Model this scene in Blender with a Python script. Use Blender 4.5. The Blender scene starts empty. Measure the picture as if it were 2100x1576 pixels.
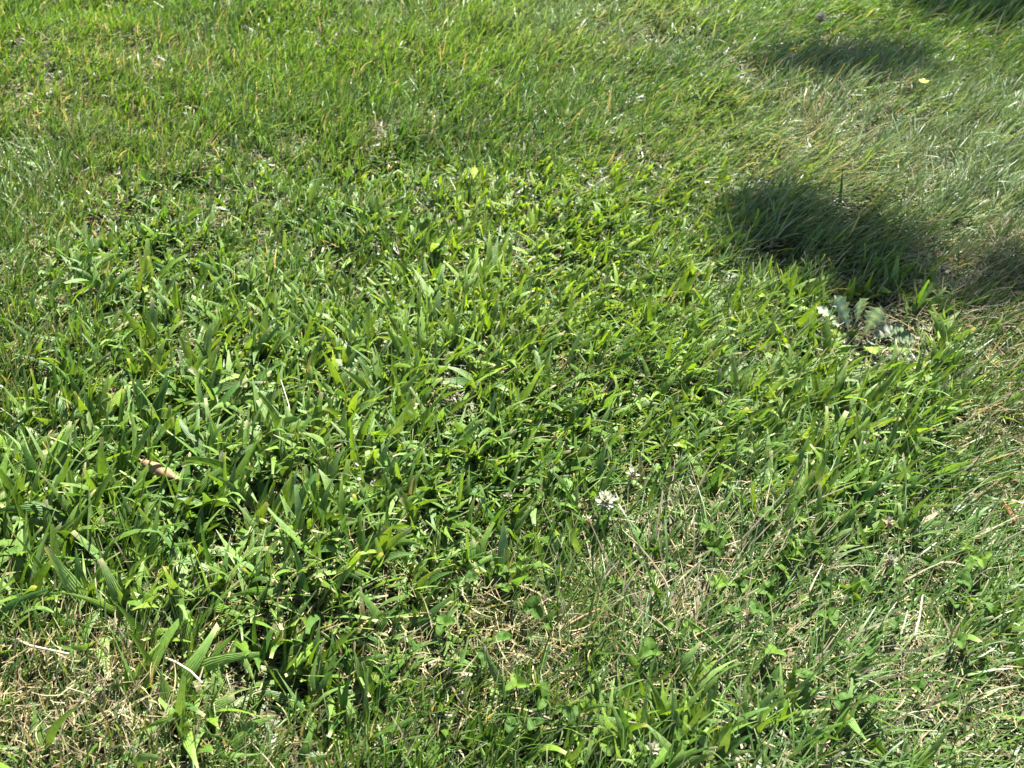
import bpy, math, random
import numpy as np
from mathutils import Vector, Matrix
R = math.radians
rng = np.random.default_rng(11)
random.seed(5)
SC = bpy.context.scene
COL = SC.collection

# ------------------------------------------------------------------ camera, sky, sun, exposure
CAM_H, PITCH, HFOV = 0.82, R(44), R(55)
cam_d = bpy.data.cameras.new('camera'); cam = bpy.data.objects.new('camera', cam_d); COL.objects.link(cam)
cam.location = (0, 0, CAM_H); cam.rotation_euler = (R(90) - PITCH, 0, 0)
cam_d.sensor_width = 36; cam_d.lens = 18 / math.tan(HFOV / 2)
cam_d.clip_start = 0.02; cam_d.clip_end = 400
cam_d.dof.use_dof = True; cam_d.dof.focus_distance = 1.0; cam_d.dof.aperture_fstop = 11
SC.camera = cam
SUN_EL, SUN_AZ = R(52), R(24)                       # azimuth clockwise from +Y (straight ahead)
SUN = Vector((math.sin(SUN_AZ) * math.cos(SUN_EL), math.cos(SUN_AZ) * math.cos(SUN_EL), math.sin(SUN_EL)))
w = bpy.data.worlds.new('World'); SC.world = w; w.use_nodes = True
nt = w.node_tree; bg = nt.nodes['Background']
sky = nt.nodes.new('ShaderNodeTexSky'); sky.sky_type = 'NISHITA'; sky.sun_disc = False
sky.sun_elevation = SUN_EL; sky.sun_rotation = SUN_AZ
nt.links.new(sky.outputs[0], bg.inputs[0]); bg.inputs[1].default_value = 0.05
sky.air_density = 1.0
sl = bpy.data.lights.new('sun', 'SUN'); sl.energy = 5.0; sl.angle = R(0.55); sl.color = (1, .965, .91)
so = bpy.data.objects.new('sun', sl); COL.objects.link(so)
so.rotation_euler = SUN.to_track_quat('Z', 'Y').to_euler(); so.location = SUN * 20
SC.view_settings.view_transform = 'Standard'; SC.view_settings.look = 'None'
SC.view_settings.exposure = 2.7; SC.view_settings.gamma = 1

# ------------------------------------------------------------------ photo position <-> ground position
F = 1050 / math.tan(HFOV / 2)
sp, cp = math.sin(PITCH), math.cos(PITCH)
def at(px, py, z=0.0):
    u = (px - 1050) / F; v = (py - 788) / F
    d = (u, cp - v * sp, -sp - v * cp)
    k = (CAM_H - z) / -d[2]
    return Vector((d[0] * k, d[1] * k, z))
def to_px(x, y):
    dz = -CAM_H
    depth = np.maximum(y * cp - dz * sp, 0.15)
    v = (-y * sp - dz * cp) / depth
    return 1050 + F * x / depth, 788 + F * v
def blob(px, py, cx, cy, rx, ry):
    return np.exp(-(((px - cx) / rx) ** 2 + ((py - cy) / ry) ** 2))
def smooth(x, a, b):
    t = np.clip((x - a) / (b - a), 0, 1); return t * t * (3 - 2 * t)
# value noise on the ground
class Noise:
    def __init__(s, seed): s.g = np.random.default_rng(seed).random((256, 256))
    def __call__(s, x, y, f):
        X = x * f + 73.3; Y = y * f + 41.7
        xi = np.floor(X).astype(int); yi = np.floor(Y).astype(int)
        fx = X - xi; fy = Y - yi; fx = fx * fx * (3 - 2 * fx); fy = fy * fy * (3 - 2 * fy)
        g = s.g; a = g[xi % 256, yi % 256]; b = g[(xi + 1) % 256, yi % 256]; c = g[xi % 256, (yi + 1) % 256]; d = g[(xi + 1) % 256, (yi + 1) % 256]
        return (a * (1 - fx) + b * fx) * (1 - fy) + (c * (1 - fx) + d * fx) * fy
N1, N2, N3, N4 = Noise(1), Noise(2), Noise(3), Noise(4)
def height(x, y):
    return 0.026 * N1(x, y, 2.3) + 0.022 * N2(x, y, 7) + 0.014 * N3(x, y, 17) - 0.03

# where the lawn is coarse crabgrass, straw, clover
def m_crab(x, y):
    px, py = to_px(x, y)
    a = smooth(1 - ((px - 1030) / 960) ** 4 - ((py - 750) / 450) ** 4, -0.15, 0.55)
    a = a - 0.75 * blob(px, py, 1420, 1110, 340, 170) - 1.15 * blob(px, py, 1740, 480, 290, 130) - 0.5 * blob(px, py, 1200, 250, 500, 120)
    a = a + 0.9 * blob(px, py, 60, 1090, 200, 160) + 0.7 * blob(px, py, 640, 1400, 220, 130) + 0.8 * blob(px, py, 1350, 1530, 260, 90) + .5 * blob(px, py, 560, 950, 400, 230) + .35 * blob(px, py, 600, 1200, 330, 110)
    a = a * 1.1 + 0.04 + 0.6 * (N2(x, y, 5) - 0.5) * (.3 + np.clip(a, 0, 1))
    return np.clip(a, 0, 1.3)
def m_straw(x, y):
    px, py = to_px(x, y)
    a = 1.2 * blob(px, py, 150, 1450, 400, 190) + .85 * blob(px, py, 1150, 1340, 520, 130) + .8 * blob(px, py, 1450, 1130, 350, 170)
    a = a + 1.6 * blob(px, py, 2060, 590, 190, 95) + .9 * blob(px, py, 2040, 840, 130, 180) + .45 * blob(px, py, 1650, 230, 330, 150) + .6 * blob(px, py, 1950, 1450, 260, 90)
    a = a + .5 * blob(px, py, 80, 230, 120, 60) + .4 * blob(px, py, 280, 430, 200, 160) + .35 * blob(px, py, 300, 120, 200, 50) + .7 * blob(px, py, 640, 1180, 280, 140)
    return np.clip(a * (0.55 + 0.9 * N3(x, y, 6)) + .22 * N1(x, y, 9), 0, 1.4)

# ------------------------------------------------------------------ materials
def mat(name):
    m = bpy.data.materials.new(name); m.use_nodes = True
    return m, m.node_tree, m.node_tree.nodes['Principled BSDF'], m.node_tree.nodes['Material Output']
def leaf_mat(name, transl=0.42, rough=0.42, spec=0.5, veins=0.0, tcol=(1.35, 1.25, 0.5), vfreq=17.0, bumpy=0.0):
    """leaf tissue: pigment from the blade's own 'col' attribute, light also passes through"""
    m, t, p, out = mat(name); n = t.nodes; L = t.links
    a = n.new('ShaderNodeAttribute'); a.attribute_name = 'col'
    no = n.new('ShaderNodeTexNoise'); no.inputs['Scale'].default_value = 260; no.inputs['Detail'].default_value = 2
    g = n.new('ShaderNodeNewGeometry'); L.new(g.outputs['Position'], no.inputs['Vector'])
    mr = n.new('ShaderNodeMapRange'); mr.inputs[1].default_value = .3; mr.inputs[2].default_value = .7; mr.inputs[3].default_value = .82; mr.inputs[4].default_value = 1.18
    L.new(no.outputs[0], mr.inputs[0])
    val = mr.outputs[0]
    if veins:
        u = n.new('ShaderNodeAttribute'); u.attribute_name = 'u'
        mu = n.new('ShaderNodeMath'); mu.operation = 'MULTIPLY'; mu.inputs[1].default_value = vfreq; L.new(u.outputs['Fac'], mu.inputs[0])
        si = n.new('ShaderNodeMath'); si.operation = 'SINE'; L.new(mu.outputs[0], si.inputs[0])
        ma = n.new('ShaderNodeMath'); ma.operation = 'MULTIPLY_ADD'; ma.inputs[1].default_value = veins; ma.inputs[2].default_value = 1; L.new(si.outputs[0], ma.inputs[0])
        mm = n.new('ShaderNodeMath'); mm.operation = 'MULTIPLY'; L.new(val, mm.inputs[0]); L.new(ma.outputs[0], mm.inputs[1]); val = mm.outputs[0]
        bp = n.new('ShaderNodeBump'); bp.inputs['Strength'].default_value = .35; bp.inputs['Distance'].default_value = .0006
        L.new(si.outputs[0], bp.inputs['Height']); L.new(bp.outputs[0], p.inputs['Normal'])
    vm = n.new('ShaderNodeVectorMath'); vm.operation = 'SCALE'; L.new(a.outputs['Color'], vm.inputs[0]); L.new(val, vm.inputs['Scale'])
    L.new(vm.outputs[0], p.inputs['Base Color'])
    p.inputs['Roughness'].default_value = rough; p.inputs['Specular IOR Level'].default_value = spec
    tm = n.new('ShaderNodeVectorMath'); tm.operation = 'MULTIPLY'; tm.inputs[1].default_value = tcol; L.new(vm.outputs[0], tm.inputs[0])
    tr = n.new('ShaderNodeBsdfTranslucent'); L.new(tm.outputs[0], tr.inputs[0])
    mx = n.new('ShaderNodeMixShader'); mx.inputs[0].default_value = transl
    L.new(p.outputs[0], mx.inputs[1]); L.new(tr.outputs[0], mx.inputs[2]); L.new(mx.outputs[0], out.inputs[0])
    return m
M_FINE = leaf_mat('fine_grass_leaf', .38, .46, .40)
M_WIDE = leaf_mat('wide_grass_leaf', .38, .48, .42, veins=.13)
M_DARK = leaf_mat('dark_grass_leaf', .12, .5, .3)
M_STRAW = leaf_mat('straw', .25, .7, .15, tcol=(1.1, 1.0, .7))
M_CLOV = leaf_mat('clover_leaf', .40, .7, .15)
M_DAND = leaf_mat('rosette_leaf', .14, .8, .2, tcol=(1.2, 1.2, .6))
M_PETAL = leaf_mat('petal', .35, .6, .3, tcol=(1, 1, .85))
M_TREE = leaf_mat('tree_leaf', .25, .45, .5)
m, t, p, o_ = mat('soil'); M_SOIL = m
no = t.nodes.new('ShaderNodeTexNoise'); no.inputs['Scale'].default_value = 60; no.inputs['Detail'].default_value = 6
g = t.nodes.new('ShaderNodeNewGeometry'); t.links.new(g.outputs['Position'], no.inputs['Vector'])
cr = t.nodes.new('ShaderNodeValToRGB'); t.links.new(no.outputs[0], cr.inputs[0])
cr.color_ramp.elements[0].position = .35; cr.color_ramp.elements[0].color = (.006, .0055, .003, 1)
cr.color_ramp.elements[1].position = .7; cr.color_ramp.elements[1].color = (.022, .018, .009, 1)
t.links.new(cr.outputs[0], p.inputs['Base Color']); p.inputs['Roughness'].default_value = .95
bp = t.nodes.new('ShaderNodeBump'); bp.inputs['Strength'].default_value = .8; bp.inputs['Distance'].default_value = .01
t.links.new(no.outputs[0], bp.inputs['Height']); t.links.new(bp.outputs[0], p.inputs['Normal'])
m, t, p, o_ = mat('bark'); M_BARK = m
no = t.nodes.new('ShaderNodeTexNoise'); no.inputs['Scale'].default_value = 9; no.inputs['Detail'].default_value = 8
cr = t.nodes.new('ShaderNodeValToRGB'); t.links.new(no.outputs[0], cr.inputs[0])
cr.color_ramp.elements[0].color = (.05, .035, .025, 1); cr.color_ramp.elements[1].color = (.2, .16, .12, 1)
t.links.new(cr.outputs[0], p.inputs['Base Color']); p.inputs['Roughness'].default_value = .9

# ------------------------------------------------------------------ mesh helpers
def tag(o, label=None, cat=None, group=None, kind=None):
    if label: o['label'] = label
    if cat: o['category'] = cat
    if group: o['group'] = group
    if kind: o['kind'] = kind
    return o
def mesh_np(name, V, Fq, col=None, u=None):
    """numpy verts (n,3), quads (m,4)"""
    me = bpy.data.meshes.new(name)
    me.vertices.add(len(V)); me.vertices.foreach_set('co', np.ascontiguousarray(V, dtype=np.float32).ravel())
    k = Fq.shape[1]
    me.loops.add(Fq.size); me.loops.foreach_set('vertex_index', np.ascontiguousarray(Fq, dtype=np.int32).ravel())
    me.polygons.add(len(Fq)); me.polygons.foreach_set('loop_start', np.arange(0, Fq.size, k, dtype=np.int32))
    me.update(calc_edges=True)
    me.polygons.foreach_set('use_smooth', np.ones(len(Fq), dtype=bool))
    if col is not None:
        a = me.attributes.new('col', 'FLOAT_COLOR', 'POINT')
        c4 = np.ones((len(V), 4), dtype=np.float32); c4[:, :3] = np.clip(col, 0, 1); a.data.foreach_set('color', c4.ravel())
    if u is not None:
        a = me.attributes.new('u', 'FLOAT', 'POINT'); a.data.foreach_set('value', np.ascontiguousarray(u, dtype=np.float32).ravel())
    return me
def link(name, me, m, parent=None):
    o = bpy.data.objects.new(name, me); COL.objects.link(o)
    if m and not me.materials: me.materials.append(m)
    if parent: o.parent = parent
    return o
def empty(name, loc, rz=0):
    o = bpy.data.objects.new(name, None); COL.objects.link(o); o.location = loc; o.rotation_euler = (0, 0, rz)
    o.empty_display_size = .02
    return o
def blades(P, az, L, W, tilt, bend, c0, c1, ctip, cut=0.0, nseg=5, fold=0.0, twist=0.0, wav=None, taper=2.2, tw0=None):
    """ribbons: P base points, az heading, tilt at the root and extra bend to the tip (from the vertical),
    colours root / middle / tip; returns V, faces, col, u"""
    n = len(P); S = np.linspace(0, 1, nseg + 1); az = np.asarray(az, float)
    one = np.ones(n)
    L, W, tilt, bend, cut, twist = [np.asarray(a, float) * one for a in (L, W, tilt, bend, cut, twist)]
    tw0 = np.zeros(n) if tw0 is None else tw0
    pos = P.copy(); prev = None
    na = 3 if fold else 2
    Vs = []; Us = []; Cs = []
    side0 = np.stack([-np.sin(az), np.cos(az), np.zeros(n)], 1)
    for i, s in enumerate(S):
        th = tilt + bend * s ** 1.3
        a2 = az + (wav * s if wav is not None else 0)
        d = np.stack([np.sin(th) * np.cos(a2), np.sin(th) * np.sin(a2), np.cos(th)], 1)
        if i: pos = pos + (d + prev) * .5 * (L / nseg)[:, None]
        prev = d
        nn = np.cross(d, side0); ta = tw0 + twist * s
        sd = side0 * np.cos(ta)[:, None] + nn * np.sin(ta)[:, None]; nn = np.cross(sd, d)
        prof = (0.62 + 0.38 * math.sin(math.pi * min(1, s * 1.15 + .1))) * (1 - (1 - cut) * s ** taper)
        prof = np.maximum(prof, .04)
        hw = (W * .5 * prof)[:, None]
        if na == 3:
            Vs.append(np.stack([pos - sd * hw, pos - nn * hw * fold, pos + sd * hw], 1)); Us.append(np.tile([-1., 0., 1.], (n, 1)))
        else:
            Vs.append(np.stack([pos - sd * hw, pos + sd * hw], 1)); Us.append(np.tile([-1., 1.], (n, 1)))
        cc = c0 * (1 - smooth(s, 0, .35)) + c1 * smooth(s, 0, .35)
        k = smooth(s, .86, 1.0); cc = cc * (1 - k) + ctip * k
        Cs.append(np.repeat(cc[:, None, :], na, 1))
    V = np.stack(Vs, 1).reshape(-1, 3); U = np.stack(Us, 1).reshape(-1); Cc = np.stack(Cs, 1).reshape(-1, 3)
    rows = nseg + 1; base = (np.arange(n) * rows * na)[:, None]
    q = []
    for i in range(nseg):
        for j in range(na - 1):
            a = i * na + j; q.append([a, a + 1, a + na + 1, a + na])
    q = np.array(q).reshape(1, -1) + base
    return V, q.reshape(-1, 4), Cc, U
def join(parts):
    V = []; Q = []; Cc = []; U = []; off = 0
    for v, q, c, u in parts:
        V.append(v); Q.append(q + off); Cc.append(c); U.append(u); off += len(v)
    return np.concatenate(V), np.concatenate(Q), np.concatenate(Cc), np.concatenate(U)

# ------------------------------------------------------------------ ground
nx, ny = 320, 320
gx = np.concatenate([[-60, -20, -8], np.linspace(-3.2, 3.2, nx - 6), [8, 20, 60]])
gy = np.concatenate([[-60, -20, -6], np.linspace(-1.2, 5.2, ny - 6), [9, 20, 60]])
X, Y = np.meshgrid(gx, gy, indexing='ij')
V = np.stack([X, Y, height(X, Y)], 2).reshape(-1, 3)
I = np.arange(nx * ny).reshape(nx, ny)
Q = np.stack([I[:-1, :-1], I[1:, :-1], I[1:, 1:], I[:-1, 1:]], 2).reshape(-1, 4)
tag(link('ground', mesh_np('ground', V, Q), M_SOIL), kind='structure')

# ------------------------------------------------------------------ scatter over the lawn
def scatter(n_m2, dens=None, x0=-1.75, x1=1.75, y0=.02, y1=2.8):
    n = int(n_m2 * (x1 - x0) * (y1 - y0))
    x = rng.uniform(x0, x1, n); y = rng.uniform(y0, y1, n)
    hw = 0.38 + .58 * y                               # the strip the photo can see and a step beside it
    keep = np.abs(x) < hw + .12
    x, y = x[keep], y[keep]
    if dens is not None:
        k = rng.random(len(x)) < dens(x, y); x, y = x[k], y[k]
    return x, y
OPEN = [(1762, 690, .045), (1800, 660, .045), (1840, 690, .04), (1730, 640, .03), (1762, 735, .032), (1815, 735, .035), (1860, 720, .03), (1243, 1035, .014), (1298, 975, .012), (335, 990, .020), (360, 1000, .016), (1825, 1156, .012)]
def cull(x, y):
    k = np.ones(len(x), bool)
    for px, py, r_ in OPEN:
        g = at(px, py); k &= (x - g.x) ** 2 + (y - g.y) ** 2 > r_ ** 2
    return x[k], y[k]
def heading(x, y, spread):
    """the mown nap: blades lean away to the right, more so on the right side; loose on the left"""
    px, py = to_px(x, y)
    a = R(40) - R(14) * smooth(py, 900, 1200) * smooth(px, 900, 1400) + R(70) * (N1(x, y, 1.7) - .5) + R(120) * (N2(x, y, 5.5) - .5)
    sp_ = spread * (1.25 - .45 * smooth(px, 700, 1500))
    return a + rng.normal(0, 1, len(x)) * sp_
def mixc(a, b, k): return a * (1 - k[:, None]) + b * k[:, None]
def C(*c): return np.array(c, float)[None, :]

def fine_grass():
    x, y = scatter(60000, lambda x, y: smooth(N1(x, y, 38) * .6 + N2(x, y, 19) * .6, .22, .56) * np.clip(1.0 - .66 * m_crab(x, y) - .14 * m_straw(x, y), .2, 1))
    x, y = cull(x, y); n = len(x); px, py = to_px(x, y)
    # clumps: pull the blades towards tuft centres so that gaps open between them
    ang = N3(x, y, 31) * 9; r = .006 * N4(x, y, 43)
    x = x + np.cos(ang) * r; y = y + np.sin(ang) * r
    P = np.stack([x, y, height(x, y) - .002], 1)
    right = smooth(px, 900, 1700) * smooth(-py, -1500, -100)
    flat = smooth(px, 950, 1500) * smooth(py, 850, 1150)
    L = rng.uniform(.022, .056, n) * (.8 + .5 * N2(x, y, 4)) * (1 + .25 * right + .35 * flat)
    W = rng.uniform(.0014, .0031, n) * (1 + .3 * smooth(-py, -450, -50))
    flat = smooth(px, 950, 1500) * smooth(py, 850, 1150); tilt = np.abs(rng.normal(R(26), R(21), n)) + R(14) * right + R(34) * flat; bend = rng.normal(R(34), R(20), n)
    tilt = np.minimum(tilt, R(86)); bend = np.clip(bend, -R(20), np.maximum(R(100) - tilt, -R(10)))
    g1 = C(.034, .088, .012); g2 = C(.078, .145, .012); g3 = C(.135, .185, .085)
    far = smooth(-py, -520, 0)
    k = np.clip(rng.random(n) * .7 + .5 * N1(x, y, 3) - .1 + .25 * far * smooth(px, 1500, 2100), 0, 1)
    c = mixc(g1, g2, k)
    pale_sheen = np.clip(rng.random(n) ** 2 * .7 + .8 * blob(px, py, 1850, 340, 420, 170) + .6 * blob(px, py, 1250, 60, 260, 80) - .12, 0, 1); c = mixc(c, g3 + 0 * c, pale_sheen)  # sheen of the far grass put into the colour, over random paler blades
    c = c * rng.uniform(.6, 1.35, (n, 1)) * (1 + .22 * far)[:, None]
    st = rng.random(n) < .015 + .26 * np.clip(m_straw(x, y), 0, 1)                      # dead blades among the living
    c[st] = C(.27, .23, .15) * rng.uniform(.55, 1.15, (st.sum(), 1))
    tip = c * 1.05; br = rng.random(n) < .35 - .28 * far; tip[br] = C(.27, .25, .14)
    root = mixc(c, C(.17, .18, .08) + 0 * c, np.full(n, .55))
    cut = np.where(rng.random(n) < .55, rng.uniform(.25, .6, n), .02)
    v = blades(P, heading(x, y, R(42)), L, W, tilt, bend, root, c, tip, cut, 4, 0, rng.normal(0, .9, n), wav=rng.normal(0, .35, n), tw0=rng.normal(0, .5, n))
    # short dark old leaves lying low under the standing ones
    x, y = scatter(30000); n = len(x); px, py = to_px(x, y)
    P = np.stack([x, y, height(x, y) + rng.uniform(.001, .010, n)], 1)
    c = mixc(C(.030, .065, .012), C(.075, .115, .025), rng.random(n) ** 1.5); ol = rng.random(n) < .28; c[ol] = C(.17, .14, .07) * rng.uniform(.5, 1.2, (ol.sum(), 1))
    u_ = blades(P, rng.uniform(0, 6.28, n), rng.uniform(.010, .026, n), rng.uniform(.0016, .0046, n), rng.normal(R(74), R(12), n), R(12), c, c, c * 1.1, .1, 3, 0, rng.normal(0, .8, n), tw0=rng.normal(0, .4, n))
    return mesh_np('lawn_grass', *join([v, u_])), n
me, n1 = fine_grass()
tag(link('lawn_grass', me, M_FINE), 'fine green lawn grass blades leaning to the upper right', 'grass', kind='stuff')

def wide_colors(n, px, py, x, y):
    a = C(.048, .112, .017); b = C(.140, .220, .012); d = C(.12, .19, .05)
    warm = smooth(px, 650, 1150) * smooth(-py, -1100, -400)
    k = np.clip(rng.random(n) * .75 + .50 * warm - .12 + .4 * (N2(x, y, 6) - .5), 0, 1)
    c = mixc(a, b, k); c = mixc(c, d + 0 * c, np.clip(rng.random(n) ** 2 * (1 - .6 * warm), 0, 1))
    c = c * rng.uniform(.78, 1.25, (n, 1))
    return c
def wide_grass():
    parts = []
    # tufts: several blades from one crown
    x, y = scatter(7600, lambda x, y: m_crab(x, y) * .95 * (.35 + .65 * smooth(N4(x, y, 22) * .7 + N2(x, y, 11) * .5, .38, .66)))
    x, y = cull(x, y)
    nb = rng.integers(2, 6, len(x)); X = np.repeat(x, nb); Y_ = np.repeat(y, nb)
    n = len(X); rr = rng.uniform(0, .007, n); aa = rng.uniform(0, 6.28, n)
    X = X + rr * np.cos(aa); Y_ = Y_ + rr * np.sin(aa)
    px, py = to_px(X, Y_)
    big = 1 + .38 * smooth(py, 700, 1100) * smooth(-px, -900, -300)
    P = np.stack([X, Y_, height(X, Y_)], 1)
    L = rng.uniform(.024, .066, n) * big * (1 - .36 * smooth(-py, -800, -380))
    W = (.0040 + .0072 * rng.random(n) ** 1.3) * big
    tilt = np.abs(rng.normal(R(38), R(22), n)); bend = np.clip(rng.normal(R(38), R(24), n), -R(25), R(102) - tilt)
    c = wide_colors(n, px, py, X, Y_)
    tip = c * 1.05; br = rng.random(n) < .3; tip[br] = C(.30, .26, .14)
    dead = rng.random(n) < .006; c[dead] = C(.21, .18, .09); tip[dead] = c[dead]
    root = mixc(c, C(.14, .16, .06) + 0 * c, np.full(n, .5))
    cut = np.where(rng.random(n) < .4, rng.uniform(.4, .75, n), .02)
    az = heading(X, Y_, R(62))
    lo = rng.random(n) < .16; az[lo] = rng.uniform(0, 6.28, lo.sum())
    v = blades(P, az, L, W, tilt, bend, root, c, tip, cut, 6, .28, rng.normal(0, .8, n), wav=rng.normal(0, .4, n), taper=2.6, tw0=rng.normal(0, .55, n))
    return mesh_np('coarse_grass', *v), n
me, n2 = wide_grass()
tag(link('coarse_grass', me, M_WIDE), 'broad bladed bright green coarse grass across the middle of the lawn', 'grass', kind='stuff')

def thatch():
    x, y = scatter(52000, lambda x, y: np.clip(.20 + .42 * m_straw(x, y), 0, 1))
    n = len(x)
    P = np.stack([x, y, height(x, y) + rng.uniform(.0, .022, n) * (.4 + .8 * np.clip(m_straw(x, y), 0, 1))], 1)
    L = rng.uniform(.008, .036, n); W = rng.uniform(.0005, .0015, n)
    tilt = rng.normal(R(84), R(11), n); bend = rng.normal(0, R(16), n)
    px, py = to_px(x, y)
    c = mixc(C(.29, .25, .13), C(.10, .075, .035), rng.random(n)) * rng.uniform(.6, 1.25, (n, 1))
    pk = np.clip(blob(px, py, 2080, 600, 200, 130), 0, 1); c = mixc(c, C(.17, .12, .09) + 0 * c, pk * .6)
    v = blades(P, rng.uniform(0, 6.28, n), L, W, tilt, bend, c, c, c, .5, 4, 0, rng.normal(0, 1.2, n), wav=rng.normal(0, .9, n))
    return mesh_np('dry_thatch', *v), n
me, n3 = thatch()
tag(link('dry_thatch', me, M_STRAW), 'pale dry straw and dead clippings lying between the green blades', 'straw', kind='stuff')
print('blades', n1, n2, n3)

# ------------------------------------------------------------------ single plants and things on the lawn
def hz(x, y): return float(height(np.array([x]), np.array([y]))[0])
def base_at(px, py):
    p = at(px, py, 0); p = at(px, py, hz(p.x, p.y)); return p
def ribbon(pts, sides, prof, W, fold, c0, c1, ctip, wave=0.0):
    """a leaf along explicit points (local), three verts across"""
    n = len(pts); V = []; U = []; Cc = []; Qd = []
    for i in range(n):
        s = i / (n - 1)
        d = (pts[min(i + 1, n - 1)] - pts[max(i - 1, 0)]).normalized()
        sd = (sides - d * sides.dot(d)).normalized(); nn = sd.cross(d)
        hw = W * .5 * prof(s); wv = math.sin(s * 17) * wave * hw
        V += [pts[i] - sd * hw + nn * wv, pts[i] - nn * hw * fold, pts[i] + sd * hw - nn * wv]; U += [-1, 0, 1]
        k = float(smooth(s, 0, .35)); q = float(smooth(s, .8, 1))
        c = np.array(c0) * (1 - k) + np.array(c1) * k; c = c * (1 - q) + np.array(ctip) * q
        Cc += [c] * 3
        if i < n - 1:
            for j in (0, 1): Qd.append([i * 3 + j, i * 3 + j + 1, i * 3 + j + 4, i * 3 + j + 3])
    return np.array([tuple(v) for v in V]), np.array(Qd), np.array(Cc), np.array(U, float)
def bez(a, b, c, n): return [a * (1 - t) ** 2 + b * 2 * t * (1 - t) + c * t * t for t in [i / (n - 1) for i in range(n)]]
def grass_prof(cut):
    return lambda s: max(.05, (0.6 + 0.4 * math.sin(math.pi * min(1, s * 1.1 + .12))) * (1 - (1 - cut) * s ** 3))
def blade_mesh(a, c, W, col, cut=.05, lift=.35, face=None, tipc=None, fold=.22):
    """a blade from a to c (local vectors) arching upwards"""
    L = (c - a).length
    mid = a.lerp(c, .45) + Vector((0, 0, L * lift))
    d = (c - a).normalized()
    if face is None: face = Vector((random.uniform(-.5, .5), -.45 + random.uniform(-.3, .3), 1)).normalized()
    sd = d.cross(face).normalized()
    col = np.array(col)
    return mesh_np('blade', *ribbon(bez(a, mid, c, 9), sd, grass_prof(cut), W, fold, col * .6 + np.array([.06, .06, .025]), col, tipc if tipc is not None else col * 1.05))
GREENS = [(.06, .13, .022), (.13, .205, .048), (.115, .19, .018), (.09, .155, .045), (.145, .215, .03)]
def tuft(label, bx, by, specs, group=None, name='crabgrass_tuft', cat='grass tuft'):
    """specs: (root px, root py, tip px, tip py, width in photo px, tip height m, colour index, cut)"""
    b = base_at(bx, by)
    e = empty(name, b); tag(e, label, cat, group)
    for rx, ry, tx, ty, wpx, z, ci, cut in specs:
        r0 = base_at(rx, ry) + Vector((0, 0, .006)); t0 = at(tx, ty, b.z + z)
        dep = r0.y * cp - (r0.z - CAM_H) * sp
        a = r0 - b; c = t0 - b
        col = GREENS[ci] if ci < 9 else (.24, .23, .07)
        link('blade', blade_mesh(a, c, wpx * dep / F * 1.05, col, cut, lift=.22, tipc=(.28, .25, .14) if cut > .3 else None), M_WIDE, e)
    return e
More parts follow.
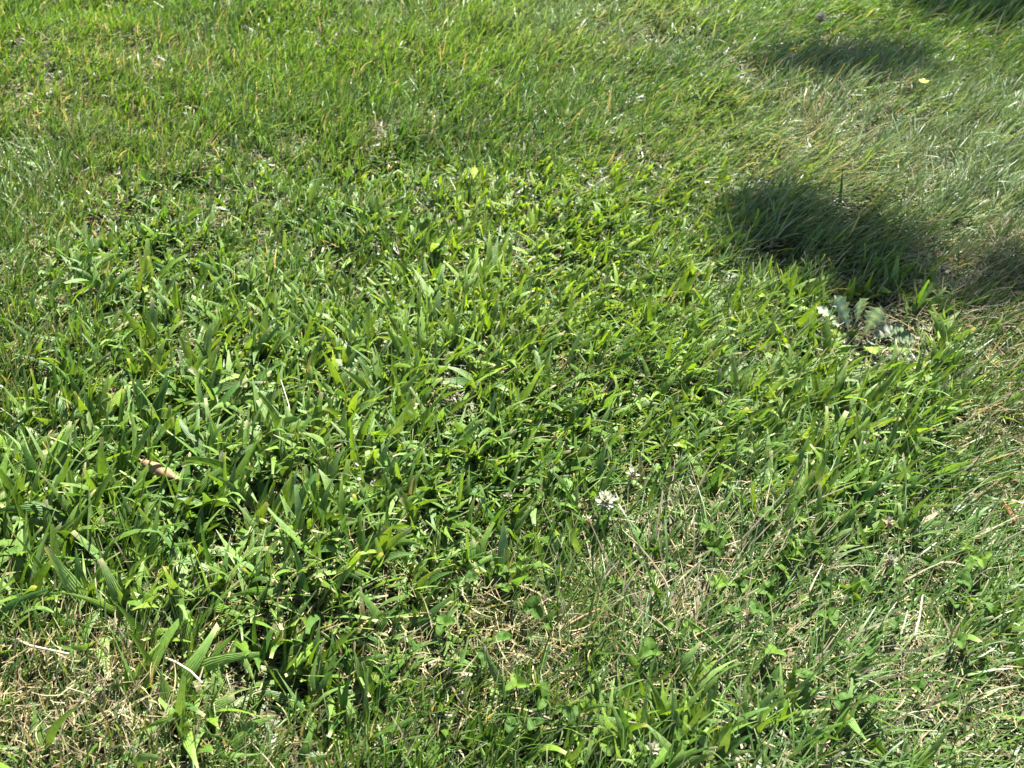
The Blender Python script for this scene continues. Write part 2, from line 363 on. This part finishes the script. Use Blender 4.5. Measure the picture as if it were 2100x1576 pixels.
T = [
 ('broad pale crabgrass tuft with cut tips, largest of those left of the middle', 578, 925, [(575,905,524,815,17,.035,1,.8),(590,900,556,832,17,.03,1,.6),(545,900,517,772,14,.05,1,.05),(600,915,588,842,14,.03,4,.3),(560,915,484,862,24,.02,1,.1),(560,930,498,880,14,.025,9,.1),(585,930,548,888,13,.03,9,.1),(610,925,640,850,12,.03,0,.05),(560,930,610,870,14,.02,3,.4),(600,930,575,860,15,.03,1,.5)]),
 ('crabgrass tuft with a striped flat-cut blade, right of and below the curled brown leaf', 528, 1118, [(527,1112,499,1042,18,.035,1,.9),(500,1062,473,993,14,.02,0,.1),(530,1112,529,1058,15,.03,1,.7),(535,1118,560,1060,13,.03,4,.1),(520,1118,480,1090,12,.02,0,.1)]),
 ('two wide striped grass blades with square-cut tips standing side by side', 648, 1030, [(645,1028,625,956,18,.045,1,.9),(652,1028,652,972,18,.035,1,.9)]),
 ('tuft of very broad blades at the left edge of the lawn', 25, 1090, [(20,1085,8,1008,26,.03,1,.7),(28,1085,34,1008,24,.03,1,.8),(130,1075,113,992,19,.04,1,.2),(150,1170,58,1075,27,.02,0,.6),(10,1100,-20,1030,20,.03,1,.4),(120,1150,190,1100,18,.02,0,.1)]),
 ('spreading tuft with one dark pointed leaf, near the front in the middle', 880, 1310, [(880,1305,944,1244,21,.03,3,.05),(870,1310,815,1235,14,.03,0,.1),(885,1315,905,1255,11,.03,0,.05)]),
 ('arching grass tuft with long pale blades, front middle-left', 752, 1440, [(752,1438,726,1332,15,.05,1,.1),(745,1440,758,1382,14,.04,1,.1),(790,1392,852,1334,12,.03,0,.1),(745,1450,690,1410,14,.02,1,.1),(760,1450,800,1420,14,.02,0,.1),(748,1440,775,1330,13,.05,4,.1),(735,1450,700,1450,14,.01,1,.1)]),
 ('low tuft with two striped leaves meeting at a point, front left of middle', 670, 1302, [(668,1302,602,1246,16,.025,1,.05),(668,1306,580,1322,17,.015,1,.3),(672,1306,700,1262,11,.03,0,.1)]),
 ('tuft with a wide blade lying to the lower right, left front quarter', 320, 1262, [(325,1264,250,1205,15,.02,1,.4),(300,1245,285,1200,10,.03,0,.1),(322,1262,360,1240,10,.02,0,.05)]),
 ('upright tuft with one tall bright blade, at the bottom edge right of middle', 1295, 1545, [(1295,1545,1262,1430,17,.055,0,.05),(1310,1540,1328,1402,14,.06,1,.1),(1300,1545,1195,1515,15,.02,1,.05),(1320,1545,1385,1480,13,.04,1,.1),(1290,1550,1240,1470,12,.04,4,.1),(1330,1550,1400,1545,15,.02,1,.3)]),
 ('wide spreading leaf tuft at the bottom edge, right of the tall bright blade', 1465, 1560, [(1465,1560,1400,1480,18,.03,1,.05),(1470,1560,1545,1505,17,.03,0,.1),(1475,1560,1500,1490,18,.04,1,.1),(1460,1570,1430,1530,18,.02,3,.1),(1440,1575,1390,1560,20,.02,1,.1)]),
 ('cluster of broad striped blades just below the grey-leaved rosette', 1640, 790, [(1625,775,1617,706,15,.035,1,.6),(1638,795,1630,725,13,.035,0,.3),(1655,750,1661,708,12,.025,3,.6),(1672,785,1686,735,14,.03,2,.3),(1690,790,1690,745,10,.04,2,.1),(1735,795,1707,725,6,.04,3,.05),(1700,785,1718,725,10,.04,2,.3),(1620,790,1610,750,9,.03,1,.1)]),
 ('tall striped leaf pair standing right of the middle of the lawn', 1612, 970, [(1607,970,1608,885,13,.04,1,.1),(1636,925,1617,862,17,.03,1,.1),(1650,975,1615,925,14,.025,0,.05),(1640,920,1662,875,10,.04,4,.2),(1562,928,1543,886,11,.03,1,.5)]),
 ('single bright blade leaning right near the right edge', 1967, 865, [(1967,865,1989,797,11,.04,2,.05),(1960,870,2040,880,11,.01,1,.05),(1975,868,1950,830,8,.03,0,.1)]),
 ('bent pale blade pair at the left edge, upper of two', 75, 748, [(75,748,52,680,11,.03,1,.5),(90,748,120,690,13,.03,3,.1)]),
 ('slanting wide blade pair at the left edge, lower of two', 95, 922, [(95,922,46,868,13,.02,1,.1),(5,925,40,868,12,.03,3,.1)]),
 ('tall rounded blade standing left of the middle among finer grass', 620, 700, [(620,702,630,612,14,.045,1,.7),(640,720,655,650,10,.03,0,.1),(570,690,566,585,9,.05,2,.1),(593,712,573,668,9,.02,2,.1)]),
 ('dark leaning blades in the centre of the lawn', 1090, 945, [(1095,890,1052,812,11,.03,1,.05),(985,990,1040,940,17,.02,3,.3),(1075,915,1045,870,14,.02,0,.4),(1090,925,1068,878,10,.03,0,.4),(1085,930,1097,893,9,.03,2,.1),(1060,905,1000,955,12,.01,3,.1)]),
 ('small pale upright blade pair far left, above the middle', 157, 376, [(157,376,142,322,10,.03,1,.05),(140,372,132,345,7,.02,0,.1)]),
 ('fan of wide leaves above the curled brown leaf', 330, 960, [(320,935,240,908,20,.015,0,.05),(340,960,290,920,25,.012,4,.8),(345,955,385,925,16,.02,0,.1),(350,965,420,950,18,.015,3,.1),(350,950,330,905,14,.03,1,.3)]),
 ('pale wide blade with a round cut end, left front', 560, 1060, [(545,1060,600,1040,13,.02,1,.7),(450,1000,484,980,15,.02,1,.8),(590,1110,560,1040,10,.03,1,.2)]),
 ('yellow green leaf pair right of the centre', 1690, 905, [(1640,920,1662,876,9,.03,2,.1),(1690,920,1722,915,12,.01,2,.4),(1700,935,1770,940,11,.01,0,.1)]),
]
for lb, bx, by, sp_ in T: tuft(lb, bx, by, sp_)
def auto_tufts(n, label, group, cx, cy, rx, ry, size):
    k = 0
    while k < n:
        px = random.gauss(cx, rx); py = random.gauss(cy, ry)
        if not (10 < px < 2090 and 330 < py < 1560): continue
        b = base_at(px, py); e = empty('crabgrass_tuft', b); tag(e, label, 'grass tuft', group)
        a0 = R(45) + random.gauss(0, .9)
        for q in range(random.randint(3, 6)):
            az = a0 + random.gauss(0, 1.0); L = random.uniform(.034, .068) * size; ti = R(random.uniform(25, 78))
            c = Vector((math.cos(az) * math.sin(ti), math.sin(az) * math.sin(ti), math.cos(ti))) * L
            a = Vector((math.cos(az), math.sin(az), 0)) * random.uniform(0, .006)
            cut = random.choice([.05, .05, .1, .7, .85])
            link('blade', blade_mesh(a, c, random.uniform(.007, .0115) * size, np.array(random.choice(GREENS)) * random.uniform(.85, 1.1), cut, lift=random.uniform(.1, .35), tipc=(.28, .25, .14) if cut > .3 and random.random() < .5 else None), M_WIDE, e)
        k += 1
auto_tufts(75, 'broad-bladed light green crabgrass tuft in the left half of the lawn', 'crabgrass tufts in the left half', 480, 950, 230, 180, 1.12)
auto_tufts(30, 'small yellow-green crabgrass tuft in the middle of the lawn', 'crabgrass tufts in the middle', 1100, 700, 300, 170, .75)
auto_tufts(24, 'bright crabgrass tuft in the right half of the lawn', 'crabgrass tufts in the right half', 1640, 870, 180, 90, .85)

# tall thin dark blades rising over the lawn at the upper right
for lb, rx, ry, tx, ty, wpx, z, ci in [
    ('tall dark grass blade standing straight up, leftmost of the four tall ones', 1722, 425, 1728, 342, 6, .085, 0),
    ('tall dark grass blade tilted slightly right, second of the four tall ones', 1845, 430, 1868, 338, 7, .09, 0),
    ('long thin dark stem slanting right, third of the four tall ones', 1905, 462, 1960, 392, 4, .07, 0),
    ('long thin dark stem leaning far right, rightmost of the four tall ones', 1935, 475, 2025, 405, 4, .06, 0)]:
    b = base_at(rx, ry); c = at(tx, ty, b.z + z) - b; dep = b.y * cp + CAM_H * sp
    o = link('tall_grass_blade', blade_mesh(Vector((0, 0, 0)), c, wpx * dep / F * 1.05, (.032, .075, .016), .05, .05), M_DARK); o.location = b
    tag(o, lb, 'grass blade')

# ---- clover
def clover_leaflet(L=.0125, W=.0105, fold=.18, c=(.045, .135, .045)):
    n = 9; V = []; Cc = []; U = []; Qd = []; na = 7
    for i in range(n):
        s = i / (n - 1)
        hw = W * .5 * math.sin(math.pi * min(1, (.06 + .94 * s) ** .85 * .98 + .01)) ** .62
        if i == 0: hw = W * .06
        x = L * (s - (.06 if i == n - 1 else 0))
        for j in range(na):
            q = (j / (na - 1)) * 2 - 1
            notch = -L * .05 * (1 - abs(q)) * (s ** 6)
            V.append((x + notch, q * hw, abs(q) * hw * fold * 2 - L * .15 * s * s)); U.append(q)
            mark = math.exp(-((s - .42 - .18 * (1 - abs(q))) / .07) ** 2) * .6
            Cc.append(np.array(c) * (1 - mark) + np.array([.10, .16, .05]) * mark)
    for i in range(n - 1):
        for j in range(na - 1): Qd.append([i * na + j, i * na + j + 1, (i + 1) * na + j + 1, (i + 1) * na + j])
    return mesh_np('leaflet', np.array(V), np.array(Qd), np.array(Cc), np.array(U, float))
def tube(name, pts, r0, r1, col, k=6, m=None, parent=None):
    V = []; Qd = []
    n = len(pts)
    for i, p_ in enumerate(pts):
        d = (pts[min(i + 1, n - 1)] - pts[max(i - 1, 0)]).normalized()
        a = d.orthogonal().normalized(); b = d.cross(a); r = r0 + (r1 - r0) * i / (n - 1)
        for j in range(k):
            t = 2 * math.pi * j / k; V.append(tuple(p_ + a * r * math.cos(t) + b * r * math.sin(t)))
        if i:
            for j in range(k): Qd.append([(i - 1) * k + j, (i - 1) * k + (j + 1) % k, i * k + (j + 1) % k, i * k + j])
    return link(name, mesh_np(name, np.array(V), np.array(Qd), np.tile(np.array(col, float), (len(V), 1)), np.zeros(len(V))), m, parent)
LEAF = [clover_leaflet(random.uniform(.0095, .0125), random.uniform(.008, .0105), random.uniform(.02, .3), c) for c in [(.038, .088, .010), (.048, .10, .010), (.036, .078, .012), (.075, .135, .012)]]
for me_ in LEAF: me_.materials.append(M_CLOV)
def clover(px, py, label, group, size=1.0):
    b = base_at(px, py); H = random.uniform(.014, .036) * size
    e = empty('clover_plant', b, random.uniform(0, 6.28)); tag(e, label, 'clover', group)
    lean = Vector((random.gauss(0, .008), random.gauss(0, .008), H))
    tube('stalk', bez(Vector((0, 0, 0)), Vector((0, 0, H * .6)), lean, 6), .0006, .0005, (.12, .20, .06), 5, M_CLOV, e)
    me_ = random.choice(LEAF); tx, ty = random.gauss(0, .5), random.gauss(0, .5)
    for k in range(3):
        o = link('leaflet', me_, None, e)
        o.matrix_local = Matrix.Translation(lean) @ Matrix.Rotation(tx, 4, 'X') @ Matrix.Rotation(ty, 4, 'Y') @ Matrix.Rotation(R(120 * k) + random.gauss(0, .12), 4, 'Z') @ Matrix.Rotation(random.gauss(-.15, .25), 4, 'Y') @ Matrix.Scale(size * random.uniform(.88, 1.1), 4)
    return e
G_R = 'clover plants in the front right part'; L_R = 'three-leaved clover standing in sparse grass, front right part of the lawn'
G_M = 'clover plants in the front middle part'; L_M = 'three-leaved clover among straw, front middle part of the lawn'
for p_ in [(1695,1098),(1785,1160),(1545,1090),(1600,1222),(1570,1250),(1742,1215),(1728,1255),(1690,1268),(1595,1302),(2050,1130),(2040,1288),(1682,1440),(1640,1455),(1742,1468),(1880,1200),(1830,1210),(1990,1190),(1500,1210),(1640,1170),(1455,1240)]: clover(*p_, L_R, G_R, 1.0)
for p_ in [(1062,1415),(985,1390),(1120,1515),(1030,1540),(1222,1550),(1330,1360),(1150,1285),(1065,1145),(1110,1060),(950,1160),(815,1230),(1140,1495),(1240,1530),(1180,1510),(930,1330),(1100,1290)]: clover(*p_, L_M, G_M, 1.05)
k = 0
while k < 50:
    px, py = random.gauss(1600, 260), random.gauss(1230, 150)
    if 1400 < px < 2080 and 960 < py < 1560: clover(px, py, L_R, G_R, random.uniform(.7, 1)); k += 1
k = 0
while k < 50:
    px, py = random.gauss(1150, 160), random.gauss(1200, 170)
    if 800 < px < 1400 and 960 < py < 1560: clover(px, py, L_M, G_M, random.uniform(.7, 1)); k += 1
k = 0
while k < 24:
    px, py = random.gauss(1080, 330), random.gauss(560, 130)
    if 500 < px < 1600 and 330 < py < 800: clover(px, py, 'small low clover tucked into the bright grass, upper middle of the lawn', 'clover plants in the upper middle', random.uniform(.7, 1)); k += 1

# ---- white clover flowers
def flower(px, py, z, dia, label, white=1.0, brown=.25, seed=0, tilt=(0, 0), pink=0.0, dim=1.0):
    rs = random.Random(seed); b = base_at(px, py)
    g = at(px, py, b.z + z); loc = Vector((g.x, g.y, b.z))        # the head shows at this photo position
    e = empty('clover_flower', loc); tag(e, label, 'flower')
    tube('stalk', bez(Vector((.006, -.004, 0)), Vector((.008, .0, z * .5)), Vector((0, 0, z - dia * .2)), 7), .0009, .0008, (.16, .24, .08), 6, M_CLOV, e)
    def florets(n, lo, hi, c0, c1, Lf, W):
        parts = []
        for i in range(n):
            t = (i + .5) / n; el = lo + (hi - lo) * t; az = i * 2.39996 + rs.gauss(0, .25); el += rs.gauss(0, .12)
            d = Vector((math.cos(az) * math.cos(el), math.sin(az) * math.cos(el), math.sin(el)))
            a = Vector((0, 0, z)) + d * dia * .10; L = Lf * rs.uniform(.8, 1.12)
            up = Vector((0, 0, 1)); c = a + d * L + up * L * .12
            sd = d.cross(up)
            sd = sd.normalized() if sd.length > .1 else Vector((1, 0, 0))
            sd = Matrix.Rotation(rs.uniform(-.8, .8), 3, d) @ sd
            f = lambda s: .35 + .65 * math.sin(math.pi * min(1, s * .8 + .1)) if s < .98 else .3
            v = rs.uniform(.85, 1.08)
            parts.append(ribbon(bez(a, a.lerp(c, .5) + up * L * .05, c, 6), sd, f, W, .6, np.array(c0) * v, np.array(c1) * v, np.array(c1) * v))
        return mesh_np('florets', *join(parts))
    wc = np.array([.40, .40, .30]); wc = wc * (1 - pink) + np.array([.36, .22, .17]) * pink; wc = wc * dim
    up_n = int(46 * white)
    if up_n: link('petals', florets(up_n, R(2), R(88), (.24, .28, .09), wc, dia * .44, dia * .17), M_PETAL, e)
    if brown: link('wilted_florets', florets(int(34 * brown) + 4, R(-75), R(-20), (.22, .16, .06), (.27, .18, .08) if brown > .5 else (.42, .37, .24), dia * .38, dia * .12), M_PETAL, e)
    e.rotation_euler = (tilt[0], tilt[1], rs.uniform(0, 6.28))
    return e
flower(1243, 1030, .045, .0205, 'open white clover flower, largest and brightest on the lawn', 1.0, .35, 1, dim=1.2)
flower(1298, 972, .040, .0150, 'half-wilted clover flower with drooping brown florets, up and right of the big white one', .45, 1.0, 2)
flower(1042, 1020, .030, .0100, 'small closed white clover bud left of the big white flower', .8, .2, 3)
flower(1207, 1066, .030, .0110, 'small faded brown clover head just below and left of the big white flower', .15, .9, 4)
flower(1825, 1152, .040, .0150, 'pale green-white clover flower near the front right', .6, .7, 5, dim=.6)
flower(1822, 1072, .040, .0130, 'brown and pinkish clover seed head near the right side', .25, 1.0, 6, pink=.6, dim=.6)
flower(1683, 38, .060, .0200, 'pale pinkish-white flower head, farthest back near the top', 1.0, .6, 7, pink=.18, dim=1.5)
flower(1338, 1538, .030, .0140, 'small white clover flower at the bottom edge', .4, .4, 8, dim=.7)
# yellow flower at the upper right
b = base_at(1880, 212); e = empty('yellow_flower', b); tag(e, 'tiny yellow flower on a thin stalk in the upper right', 'flower')
tube('stalk', bez(Vector((0, 0, 0)), Vector((.004, 0, .02)), Vector((0, 0, .038)), 5), .0007, .0006, (.12, .2, .05), 5, M_CLOV, e)
for k in range(5):
    az = k * 1.2566; d = Vector((math.cos(az), math.sin(az), .35)) * .0085; a = Vector((0, 0, .038))
    link('petal', mesh_np('petal', *ribbon(bez(a, a + d * .5, a + d, 5), Vector((-math.sin(az), math.cos(az), 0)), lambda s: .3 + .7 * math.sin(math.pi * (s * .85 + .08)), .007, .1, (.26, .26, .03), (.28, .27, .03), (.27, .26, .04))), M_PETAL, e)

# ---- rosette of lobed leaves at the right, sun gloss painted into the pale colour
def lobed_leaf(a, c, W, col, lift=.2, lobes=6, seed=0, face=None, curl=.25):
    rs = random.Random(seed); n = 30; L = (c - a).length; d = (c - a).normalized()
    pts = bez(a, a.lerp(c, .5) + Vector((0, 0, L * lift)), c, n)
    if face is None: face = Vector((-.2, -.5, 1)).normalized()
    sd0 = d.cross(face).normalized(); V = []; Cc = []; U = []; Qd = []
    for i, p_ in enumerate(pts):
        s = i / (n - 1); dd = (pts[min(i + 1, n - 1)] - pts[max(i - 1, 0)]).normalized()
        sd = (sd0 - dd * sd0.dot(dd)).normalized(); nn = sd.cross(dd)
        env = (.10 + .90 * smooth(s, .05, .75)) * (1 - smooth(s, .80, 1.0) * .96)
        row = []
        for q in (-1, -.5, 0, .5, 1):
            ph = (s * lobes + (0 if q < 0 else .3)) % 1
            lob = .42 + .58 * (ph ** .8) if abs(q) == 1 else 1
            if abs(q) == 1: hw = W * .5 * env * lob
            else: hw = W * .5 * env * .42 * abs(q) * 2
            V.append(tuple(p_ + sd * hw * (1 if q > 0 else -1 if q < 0 else 0) + nn * (abs(q) ** 1.5 * hw * curl + rs.gauss(0, .0003) + math.sin(s * 30 + q) * .0006)))
            cc = np.array(col) * ((.95 + .25 * math.sin(s * 44 + abs(q) * 2)) if q else 1.6); Cc.append(cc); U.append(q)
        if i:
            for j in range(4): Qd.append([(i - 1) * 5 + j, (i - 1) * 5 + j + 1, i * 5 + j + 1, i * 5 + j])
    return mesh_np('leaf', np.array(V), np.array(Qd), np.array(Cc), np.array(U, float))
b = base_at(1762, 706); e = empty('broadleaf_rosette', b); tag(e, 'rosette weed with lobed leaves painted pale grey with sun gloss, standing at the edge of the shade', 'weed')
pale = (.19, .235, .14); yel = (.11, .15, .018)  # pale underside colour with the sun's gloss painted in
for i, (rx, ry, tx, ty, wpx, z, c_) in enumerate([
    (1742,698,1711,606,24,.050,pale),(1752,678,1764,612,26,.048,pale),(1765,702,1808,630,30,.045,pale),(1775,708,1832,668,22,.030,(.13,.14,.10)),
    (1782,710,1856,672,20,.022,pale),(1800,708,1880,694,22,.018,pale),(1745,702,1752,678,22,.028,yel),(1738,702,1702,676,16,.020,yel),
    (1768,712,1796,728,26,.020,(.08,.12,.016)),(1790,720,1882,728,18,.012,(.07,.115,.02)),(1735,700,1672,628,16,.03,pale)]):
    r0 = base_at(rx, ry) + Vector((0, 0, .004)); t0 = at(tx, ty, b.z + z * (1.25 if z > .04 else .95)); dep = b.y * cp + CAM_H * sp
    if z < .03 and c_ is pale: c_ = (.10, .14, .07)
    tx = 1768 + (tx - 1768) * 1.38; ty = 704 + (ty - 704) * 1.22; z *= 1.2
    link('leaf', lobed_leaf(r0 - b, t0 - b, wpx * dep / F * 1.75, c_, lobes=7, seed=i, face=Vector((random.uniform(-.3, .3), random.uniform(-.8, -.3), 1)).normalized()), M_DAND, e)
# ---- fallen leaves
def dry_leaf(p0, p1, W, z, label, col, seed, curl=1.6):
    rs = random.Random(seed); b = base_at(*p0); c = at(*p1, b.z + z); a = Vector((0, 0, z)); c = c - b
    L = (c - a).length; n = 22; na = 13; V = []; Cc = []; U = []; Qd = []; d = (c - a).normalized(); sd = d.cross(Vector((0, 0, 1))).normalized(); up = sd.cross(d)
    for i in range(n):
        s = i / (n - 1); hw = W * .5 * math.sin(math.pi * (s * .94 + .03)) ** .7
        mid = a.lerp(c, s) + up * math.sin(s * 3.1) * L * .08
        for j in range(na):
            q = j / (na - 1) * 2 - 1; th = q * curl * (.8 + .35 * math.sin(s * 5))
            r = hw / max(curl * .8, .3)
            rip = math.sin(s * 24 - abs(q) * 2.2) * .0007 * abs(q)
            V.append(tuple(mid + sd * math.sin(th) * r + up * ((math.cos(th) - 1) * r + rip)))
            vein = .75 + .35 * (0.5 + .5 * math.sin(s * 24 - abs(q) * 2.2)); vein *= 1.25 if j == na // 2 else 1
            Cc.append(np.array(col) * vein * rs.uniform(.85, 1.1)); U.append(q)
        if i:
            for j in range(na - 1): Qd.append([(i - 1) * na + j, (i - 1) * na + j + 1, i * na + j + 1, i * na + j])
    e = empty('dry_leaf', b); tag(e, label, 'leaf')
    link('leaf_blade', mesh_np('leaf_blade', np.array(V), np.array(Qd), np.array(Cc), np.array(U, float)), M_STRAW, e)
    tube('stem', [a - d * L * .22 - up * .002, a - d * L * .1, a + d * L * .03], .0007, .0009, np.array(col) * 1.2, 5, M_STRAW, e)
dry_leaf((303, 985), (370, 985), .017, .034, 'curled dry brown leaf caught in the grass at the left', (.22, .145, .08), 3)
dry_leaf((2045, 1062), (2082, 1070), .008, .024, 'thin reddish-brown dry leaf at the right edge', (.17, .085, .04), 4)
dry_leaf((722, 1330), (765, 1268), .009, .022, 'yellow-brown withered grass leaf, front middle-left', (.22, .16, .055), 5, 1.1)
dry_leaf((975, 392), (971, 368), .009, .042, 'yellow-green oval leaf standing in the upper middle', (.13, .19, .02), 6, .5)
# ---- dead stalks lying on top
for lb, pts, r in [
    ('long pale dead stalk lying at the left front edge', [(34,1312),(62,1325),(105,1334),(142,1342)], .0013),
    ('pale dead stalk lying slanted, front left, right of the left edge stalk', [(325,1345),(360,1358),(392,1378),(415,1402)], .0013),
    ('thin white straw slanting up right, left front half', [(560,1185),(590,1155),(620,1125),(645,1100)], .0006),
    ('short white straw standing nearly upright, left front half', [(405,1232),(418,1200),(428,1168)], .0007),
    ('pale brown stalk slanting in the front right', [(1875,1305),(1885,1270),(1892,1222)], .0012),
    ('orange-brown thin stem crossing the grey rosette', [(1772,628),(1808,642),(1848,660),(1872,676)], .0006),
    ('pinkish dry stalk lying in the front middle', [(1168,1280),(1200,1262),(1230,1250)], .0013),
    ('thin pink straw right of the centre of the lawn', [(1112,940),(1128,915),(1150,892)], .0009),
    ('long tan straw in the bottom left corner', [(90,1500),(160,1452),(205,1405)], .0009),
    ('pale stalk with a brown node left of the centre', [(598,870),(592,830),(576,780)], .0009)]:
    b = base_at(*pts[0]); P_ = [at(x_, y_, b.z + .024 + .004 * i) - b for i, (x_, y_) in enumerate(pts)]
    o = tube('dead_stalk', P_, r, r * .8, (.33, .295, .20) if 'orange' not in lb and 'pink' not in lb else (.27, .17, .09), 6, M_STRAW); o.location = b
    tag(o, lb, 'straw')

# ------------------------------------------------------------------ the tree beyond the lawn whose low sprays shade it
def along_sun(g, z): return Vector((g[0], g[1], 0)) + SUN * (z / SUN.z)
tr = empty('shade_tree', (4.6, 6.9, 0)); tag(tr, 'leafy tree standing beyond the lawn, its low sprays shading the grass', 'tree')
TB = tr.location
trunk = tube('trunk', [Vector((0, 0, -.1)), Vector((.03, 0, 1.2)), Vector((-.05, .05, 2.6)), Vector((.05, 0, 4.2)), Vector((0, .1, 6.0))], .19, .06, (.1, .08, .06), 14, M_BARK, tr)
leafV = []; leafQ = []; leafC = []; off = 0
def spray(cx, cy, cz, rx, ry, rz, n):
    P = rng.normal(0, 1, (n, 3)); P /= np.linalg.norm(P, axis=1)[:, None]; P *= rng.random((n, 1)) ** (1 / 2.4)
    P = P * [rx, ry, rz] + [cx, cy, cz] - np.array(TB)
    v = blades(P, rng.uniform(0, 6.28, n), rng.uniform(.05, .08, n), rng.uniform(.03, .045, n), rng.normal(R(70), R(25), n), R(20), C(.05, .10, .02) + 0 * P, C(.06, .12, .02) * rng.uniform(.7, 1.3, (n, 1)), C(.06, .12, .02) + 0 * P, .05, 4, .2, taper=3)
    global off
    leafV.append(v[0]); leafQ.append(v[1] + off); leafC.append(v[2]); off += len(v[0])
SH = [(1765, 136, 2.9, .11, .045, 120), (1650, 155, 3.0, .10, .035, 34), (1850, 150, 3.0, .08, .03, 26), (1715, 515, 2.8, .085, .045, 100), (1610, 475, 3.1, .09, .04, 38), (1520, 440, 3.3, .07, .03, 12), (1830, 575, 3.0, .09, .045, 50), (1970, 600, 3.2, .14, .05, 38), (2030, 22, 3.2, .13, .035, 190), (2150, 30, 3.2, .2, .08, 190), (1920, 0, 3.2, .06, .02, 40), (2230, 590, 2.7, .14, .06, 40), (2120, -70, 3.2, .3, .1, 120)]
lim = []
for px, py, z, rx, ry, n in SH:
    z *= 1.45; g = base_at(px, py); c = along_sun(g, z); lim.append(c)
    spray(c.x, c.y, c.z, rx, ry, .05, n)
for k in range(46):
    a = random.uniform(0, 6.28); q = random.uniform(.2, 1.35); h = random.uniform(3.2, 7.2); q *= 1 - abs(h - 5) / 4.2
    c = Vector((TB.x + .3 + q * math.cos(a), TB.y + .5 + q * math.sin(a), h)); lim.append(c)
    spray(c.x, c.y, c.z, .42, .42, .3, 130)
crown = link('crown', mesh_np('crown', np.concatenate(leafV), np.concatenate(leafQ), np.concatenate(leafC), np.zeros(off)), M_TREE, tr)
for c in lim:
    c = c - TB; h0 = max(1.8, min(5.4, c.z * .75)); a = Vector((0, 0, h0))
    tube('branch', bez(a, a.lerp(c, .5) + Vector((0, 0, .25)), c, 8), .035 if c.z > 3.5 else .022, .004, (.1, .08, .06), 6, M_BARK, tr)

# ------------------------------------------------------------------ say which one: name each repeat by the landmark next to it
LM = [(1243,1030,'the largest open white clover flower'),(1298,972,'the half-wilted clover flower'),(1825,1152,'the pale clover flower near the front right'),(1822,1072,'the pinkish clover seed head'),
 (1683,38,'the pinkish-white flower at the top'),(1880,212,'the tiny yellow flower'),(1775,680,'the pale grey lobed rosette'),(335,985,'the curled brown leaf'),(2065,1066,'the reddish dry leaf at the right edge'),
 (745,1295,'the yellow-brown withered leaf'),(973,380,'the yellow-green oval leaf'),(88,1328,'the long pale stalk at the left front edge'),(370,1370,'the slanted pale stalk at the front left'),(605,1145,'the thin white straw at the front left'),
 (1885,1265,'the pale brown stalk at the front right'),(1200,1262,'the pinkish stalk in the front middle'),(1130,915,'the thin pink straw near the centre'),(148,1452,'the long tan straw in the bottom left corner'),(590,830,'the stalk with a brown node'),
 (1725,385,'the leftmost tall dark blade'),(1720,500,'the dark shade patch'),(1338,1538,'the small white flower at the bottom edge')]
DIRS = ['right of', 'right of and above', 'above', 'left of and above', 'left of', 'left of and below', 'below', 'right of and below']
NTH = ['nearest', 'second nearest', 'third nearest', 'fourth nearest', 'fifth nearest', 'sixth nearest', 'seventh nearest', 'eighth nearest', 'ninth nearest', 'tenth nearest']
def name_by_landmark(groups, noun):
    it = {}
    for o in [o for o in COL.objects if o.get('group') in groups]:
        px, py = to_px(np.array([o.location.x]), np.array([o.location.y])); px, py = float(px[0]), float(py[0])
        d, lx, ly, nm = min((math.hypot(px - a, py - b), a, b, n_) for a, b, n_ in LM)
        k = int(round(math.atan2(-(py - ly), px - lx) / (math.pi / 4))) % 8
        it.setdefault((nm, k), []).append((d, o))
    for (nm, k), L_ in it.items():
        for i, (d, o) in enumerate(sorted(L_, key=lambda q: q[0])):
            if i < 10: o['label'] = f"{noun}, {NTH[i]} {DIRS[k]} {nm}"
name_by_landmark(('crabgrass tufts in the left half', 'crabgrass tufts in the middle', 'crabgrass tufts in the right half'), 'broad-bladed tuft')
name_by_landmark(('clover plants in the front right part', 'clover plants in the front middle part', 'clover plants in the upper middle'), 'three-leaved clover')
